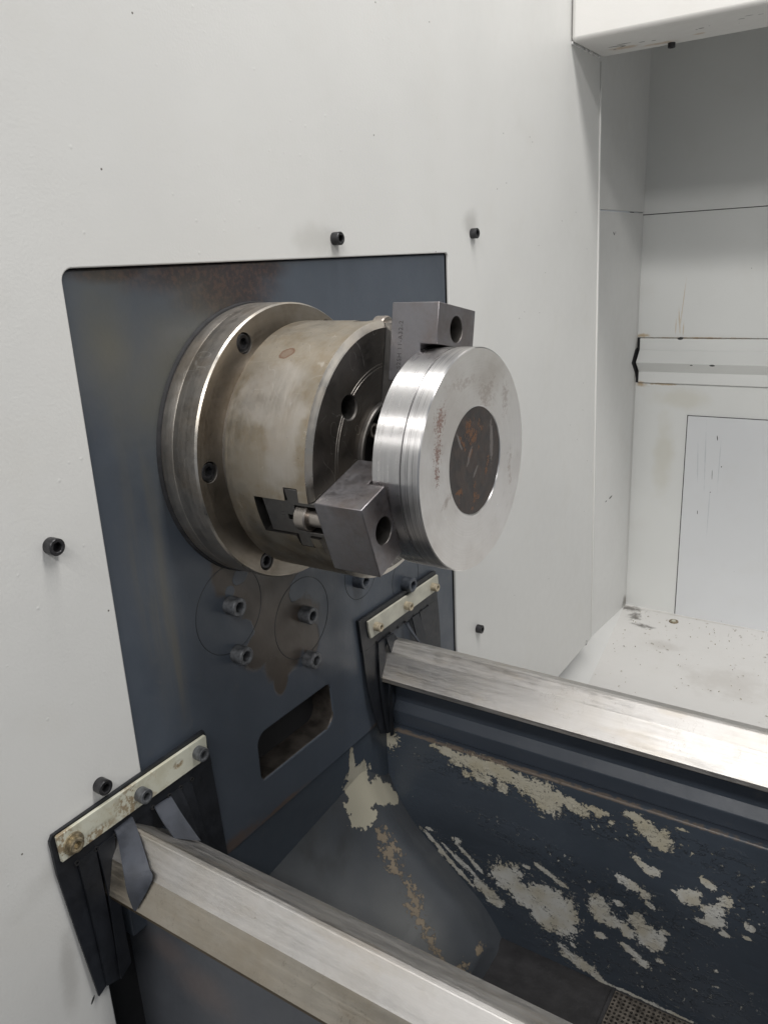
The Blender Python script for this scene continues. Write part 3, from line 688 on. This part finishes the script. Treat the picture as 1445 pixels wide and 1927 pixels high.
bpart('near_way', prism_m(near, [0, 0, 0, 0, 2, 1, 1, 1, 0, 0, 0, 0], -.001, XE), [M_WAY, M_WAYEDGE, M_WAY2], .0006, 2, 9, label='ground steel way in the lower left')
far = [(.1852, -.2842), (.1830, -.2865), (.1735, -.2946), (.1558, -.3190), (.1553, -.3238), (.1600, -.3270), (.2440, -.3300), (.2440, -.3190), (.2000, -.2862), (.1890, -.2836)]
bpart('far_way', prism_m(far, [0, 0, 0, 0, 1, 1, 1, 0, 0, 0], -.001, XE), [M_WAY, M_WAYEDGE], .0006, 2, 9, label='ground steel way crossing the middle right')
bpart('far_ledge', prism([(.194, -.3275), (.194, -.3690), (.1860, -.3805), (.1880, -.3995), (.24, -.3995), (.24, -.3305)], 'x', -.001, XE), M_DARK, .0012)
bpart('far_wall', prism([(.1825, -.4000), (.1825, -.70), (.23, -.70), (.23, -.4000)], 'x', -.012, XE), M_DARK)
# painted inner face as a fine grid that carries how far each point lies from a worn patch
bm = bmesh.new(); lay = bm.verts.layers.float.new('patch_distance'); g = []
xs_ = [-.012 + .0025 * i for i in range(186)] + [.46 + .06 * i for i in range(25)]
zs_ = [-.3998, -.4003, -.4015, -.4030] + [-.4030 - .0025 * j for j in range(1, 102)] + [-.70]
yo = {0: .1828, 1: .1795, 2: .1782}
for x in xs_:
    row = []
    for j, z in enumerate(zs_):
        v = bm.verts.new((x, yo.get(j, .1778), z)); best = 9.0
        if x < .46:
            for e in PATCH:
                a = math.radians(e[4] if len(e) > 4 else 0); dx = x - e[0]; dz = z - e[1]
                u = (dx * math.cos(a) + dz * math.sin(a)) / e[2]; w = (-dx * math.sin(a) + dz * math.cos(a)) / e[3]
                best = min(best, math.hypot(u, w) * .98)
        v[lay] = best; row.append(v)
    g.append(row)
for a, b in zip(g, g[1:]):
    for j in range(len(zs_) - 1): bm.faces.new((a[j], b[j], b[j + 1], a[j + 1]))
bpart('far_wall_face', bm, M_PEEL, ang=60, label='dark blue inner wall face with peeling paint')
bpart('near_wall', prism([(-.200, -.3305), (-.200, -1.0), (-.150, -1.0), (-.150, -.3305)], 'x', -.05, XE), M_OUTER, .001)
bpart('end_web', boxbm(-.05, -.0062, -.1495, .2290, -.70, -.3850), M_WEB)
bpart('bed_floor', boxbm(-.01, XE, -.1495, .1775, -.70, -.6500), M_BEDFLOOR)
# sloping chip ramp under the headstock, crowned along its far side
bm = bmesh.new(); nx, ny = 60, 60; g = []
for i in range(nx + 1):
    row = []
    for j in range(ny + 1):
        y = -.1493 + (.1777 + .1493) * j / ny
        x = -.0060 + (.158) * min(1, i / 50)
        zr = -.466 - .83 * (x + .006)
        k = max(0, min(1, (y - .118) / .060)); fall = .036 * k * k * (3 - 2 * k)
        k2 = max(0, min(1, (.118 - y) / .26)); fall += .030 * k2
        top = max(0, (.045 - x) / .051); zr += .034 * top ** 2.6
        z = zr - fall
        rim = max(0, min(1, (x - .112) / .040)); z -= .022 * rim * rim
        xs = x - .008 * k2 * 0
        if i > 50: z = z + (-.655 - z) * ((i - 50) / 10) ** 1.0; xs = x + .004 * ((i - 50) / 10)
        row.append(bm.verts.new((xs + .010 * k2 * (x > .1), y, z)))
    g.append(row)
for i in range(nx):
    for j in range(ny): bm.faces.new((g[i][j], g[i + 1][j], g[i + 1][j + 1], g[i][j + 1]))
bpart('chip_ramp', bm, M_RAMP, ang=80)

# perforated drain sheet lying on the bed floor
dg = empty('perforated_grate', (.36, .1, -.648), label='rusty perforated metal grate lying in the dark bottom of the bed', category='grate')
bm = bmesh.new(); pitch = .0052
x0, y0 = .2925, .02
nxg, nyg = 26, 28
for i in range(nxg):
    for j in range(nyg):
        cx = x0 + (i + .5) * pitch; cy = .1705 - (j + .5) * pitch
        h = pitch / 2; hx = [bm.verts.new((cx + sx * h, cy + sy * h, -.6445)) for sx, sy in ((1, 0), (1, 1), (0, 1), (-1, 1), (-1, 0), (-1, -1), (0, -1), (1, -1))]
        ci = [bm.verts.new((cx + .00165 * math.cos(k * PI / 4), cy + .00165 * math.sin(k * PI / 4), -.6445)) for k in range(8)]
        lo = [bm.verts.new((v.co.x, v.co.y, -.6462)) for v in ci]
        for k in range(8):
            n = (k + 1) % 8; bm.faces.new((hx[k], hx[n], ci[n], ci[k])); bm.faces.new((ci[k], ci[n], lo[n], lo[k]))
o = obj('perforated_sheet', bm, M_MESH, dg); o.location = (-.36, -.1, .648)
o = obj('support_frame', boxbm(.288, .2922, -.14, .1740, -.6495, -.6445), M_BEDFLOOR, dg, .0005); o.location = (-.36, -.1, .648)

# ------------------------------------------------------------------ way wipers
def flap(par, rows, m=M_RUBBER, th=.0018, sub=6, label=None):
    """rows: ((yL, zL, xL), (yR, zR, xR)) from top to bottom, smoothed into a bent strip"""
    def cr(p0, p1, p2, p3, t): return tuple(.5 * ((2 * b) + (c - a) * t + (2 * a - 5 * b + 4 * c - d) * t * t + (-a + 3 * b - 3 * c + d) * t ** 3) for a, b, c, d in zip(p0, p1, p2, p3))
    R_ = []
    for i in range(len(rows) - 1):
        for k in range(sub):
            t = k / sub; r = [rows[max(0, i - 1)], rows[i], rows[i + 1], rows[min(len(rows) - 1, i + 2)]]
            R_.append(tuple(cr(*[q[s] for q in r], t) for s in (0, 1)))
    R_.append(rows[-1])
    bm = bmesh.new(); prev = None; first = None
    for (L, Rr) in R_:
        q = [bm.verts.new((L[2], L[0], L[1])), bm.verts.new((Rr[2], Rr[0], Rr[1])), bm.verts.new((Rr[2] + th, Rr[0], Rr[1])), bm.verts.new((L[2] + th, L[0], L[1]))]
        if prev:
            for k in range(4): bm.faces.new((prev[k], q[k], q[(k + 1) % 4], prev[(k + 1) % 4]))
        else: bm.faces.new(q)
        prev = q
    bm.faces.new(prev[::-1])
    o = obj('rubber_flap', bm, m, par, ang=50)
    if label: o['label'] = label
    return o
# near wiper
nw = empty('way_wiper', (0, 0, 0), label='black rubber strip wiper under a flaking cream bar at the lower left way', category='way wiper', group='rubber wipers over the two bed ways')
obj('rubber_header', prism([(-.2718, -.2440), (-.269, -.2400), (-.20, -.2386), (-.1165, -.2375), (-.1155, -.2400), (-.1120, -.2745), (-.2712, -.2745)], 'x', .0008, .0034), M_RUBBER, nw)
obj('opening_shade_sheet', boxbm(.0005, .0022, -.2680, -.1600, -.3000, -.2700), M_RUBBER, nw)  # black sheet added to darken the opening above the way
obj('clamp_bar', prism([(-.2672, -.2640), (-.2680, -.2418), (-.2665, -.2410), (-.1182, -.2405), (-.1172, -.2420), (-.1182, -.2632)], 'x', .0036, .0066), M_CREAM, nw, .0005)
screws([(-.1925, -.2525), (-.1290, -.2515)], .0066, .0062, .0085, M_SCREWG, nw)
screws([(-.2560, -.2545)], .0066, .0058, .0055, M_SCREWZ, nw)
obj('washer', lathe([(.0066, .0), (.0066, .0088), (.0078, .0085), (.0080, 0)], 32, c=(-.2560, -.2545)), M_SCREWZ, nw)
H = [-.2548, -.2373, -.2191, -.2016, -.1803, -.1627, -.1501, -.1370]; g_ = .0005
zt = -.2740
flap(nw, [((-.2712, zt, .0010), (H[0] - g_, zt, .001)), ((-.2660, -.33, .0016), (-.2510, -.33, .0016)), ((-.2595, -.4006, .004), (-.2500, -.3960, .004))])
flap(nw, [((H[0] + g_, zt, .0022), (H[1] - g_, zt, .0022)), ((-.2525, -.33, .0045), (-.2385, -.33, .0045)), ((-.2520, -.3955, .006), (-.2405, -.3990, .006))])
flap(nw, [((H[1] + g_, zt, .0026), (H[2] - g_, zt, .0026)), ((-.2365, -.32, .006), (-.2275, -.32, .006)), ((-.2410, -.3970, .009), (-.2295, -.3900, .009))])
flap(nw, [((-.2195, -.2700, .0036), (-.2021, -.2690, .0036)), ((-.2212, -.2760, .009), (-.2085, -.2690, .016)), ((-.2270, -.2815, .018), (-.2169, -.2757, .0322)), ((-.2355, -.2880, .031), (-.2232, -.2840, .0445)), ((-.2388, -.2997, .036), (-.2279, -.2890, .0522)), ((-.2378, -.3165, .0385), (-.2370, -.3168, .0390))], M_RUBBER2, label='flap painted lit grey, lifted over the near way')
flap(nw, [((H[3] + g_, zt, .001), (H[4] - g_, zt, .001)), ((H[3] + .002, -.2790, .0006), (H[4] - .002, -.2790, .0006))])
flap(nw, [((-.1795, -.2745, .0036), (-.1620, -.2760, .0036)), ((-.1838, -.2810, .017), (-.1642, -.2880, .018)), ((-.1850, -.2910, .030), (-.1610, -.3100, .032))], M_RUBBER2, label='flap painted lit grey, curled out over the near way')
flap(nw, [((H[5] + g_, zt, .0024), (H[6] - g_, zt, .0024)), ((-.1590, -.295, .007), (-.1480, -.295, .007)), ((-.1560, -.325, .011), (-.1440, -.330, .011))])
flap(nw, [((H[6] + g_, zt, .0018), (H[7] - g_, zt, .0018)), ((-.1490, -.310, .004), (-.1350, -.310, .004)), ((-.1440, -.350, .005), (-.1290, -.355, .005))])
flap(nw, [((H[7] + g_, zt, .0008), (-.1120, zt, .0008)), ((-.1360, -.310, .0010), (-.1100, -.310, .0010)), ((-.1350, -.345, .001), (-.1085, -.345, .001)), ((-.1240, -.358, .001), (-.1066, -.3795, .001))])
for y in H:
    obj('punched_hole', lathe([(.0028, 0), (.0028, .0014), (.0046, .0014), (.0046, .0021), (.0028, .0021)], 16, c=(y, zt - .0008)), M_VOID, nw)
# far wiper
fw = empty('way_wiper', (0, 0, 0), label='black rubber strip wiper under a clean cream bar below the steel disc', category='way wiper', group='rubber wipers over the two bed ways')
obj('rubber_header', prism([(.1245, -.2340), (.2900, -.2335), (.2965, -.2350), (.2995, -.2755), (.1290, -.2755)], 'x', -.0022, .0016), M_RUBBER, fw)
obj('clamp_bar', prism([(.1385, -.2400), (.2970, -.2398), (.2975, -.2410), (.2985, -.2600), (.1425, -.2625), (.1395, -.2520)], 'x', .0018, .0046), simple('clean_cream_bar_paint', (.46, .45, .38), .5, 0, .12, 50), fw, .0005)
screws([(.1525, -.2510), (.2185, -.2515), (.2825, -.2510)], .0046, .0052, .0085, M_SCREWC, fw)
H = [.1566, .1711, .1847, .2027, .2187, .2386, .2572, .2734]; zt = -.2750
flap(fw, [((.1288, zt, .000), (H[0] - g_, zt, .000)), ((.1330, -.33, .002), (.1560, -.33, .002)), ((.1465, -.3890, .006), (.1600, -.3960, .006))])
flap(fw, [((H[0] + g_, zt, .002), (H[1] - g_, zt, .002)), ((.1520, -.33, .006), (.1640, -.33, .006)), ((.1555, -.3930, .009), (.1650, -.3960, .009))])
flap(fw, [((H[1] + g_, zt, .004), (H[2] + .003, zt, .004)), ((.1740, -.305, .010), (.1960, -.303, .010)), ((.1590, -.330, .014), (.1665, -.328, .014)), ((.1600, -.37, .012), (.1660, -.37, .012)), ((.1620, -.400, .010), (.1685, -.4015, .010))])
flap(fw, [((H[3] + .013, zt, .004), (H[4] + .002, zt, .004)), ((.2190, -.290, .012), (.2225, -.290, .012)), ((.2300, -.312, .020), (.2330, -.312, .020))], M_RUBBER2, label='thin flap curled out over the far way')
flap(fw, [((H[4] + .016, zt, .001), (H[5] + .012, zt, .001)), ((.2350, -.30, .006), (.2540, -.30, .006)), ((.2360, -.325, .010), (.2600, -.325, .010))])
flap(fw, [((H[6] - .004, zt, .0008), (H[7] - g_, zt, .0008)), ((.2590, -.31, .002), (.2760, -.31, .002)), ((.2640, -.345, .003), (.2800, -.345, .003))])
flap(fw, [((H[7] + g_, zt, 0), (.2995, zt, 0)), ((.2760, -.31, .001), (.3010, -.31, .001)), ((.2790, -.353, .001), (.3030, -.353, .001))])
for y in H: obj('punched_hole', lathe([(.001, 0), (.001, .0012), (.0024, .0012), (.0024, .0018), (.001, .0018)], 16, c=(y, zt + .0005)), M_VOID, fw)

# ------------------------------------------------------------------ scattered swarf
bm = bmesh.new()
def chip(x, y, z, s):
    a = random.uniform(0, 6.28); d = Vector((math.cos(a), math.sin(a), random.uniform(-.2, .2))) * s; n = Vector((-d.y, d.x, 0)) * .28
    p = Vector((x, y, z))
    v = [bm.verts.new(p + q) for q in (-d - n, -d + n, n * 1.1 + Vector((0, 0, s * .5)), -n * 1.1 + Vector((0, 0, s * .5)), d + n, d - n)]
    bm.faces.new((v[0], v[3], v[2], v[1])); bm.faces.new((v[3], v[5], v[4], v[2]))
for _ in range(320):
    chip(random.uniform(0, .7), 1.27 - abs(random.gauss(0, .25)), -.6825, random.uniform(.0008, .0028))
for _ in range(25): chip(random.uniform(.15, .4), random.uniform(-.1, .17), -.6495, random.uniform(.0008, .002))
o = prop(obj('metal_chips', bm, M_SCREWZ, recalc=False), kind='stuff', label='small metal chips and grit scattered over the white tray floor', category='metal chips')
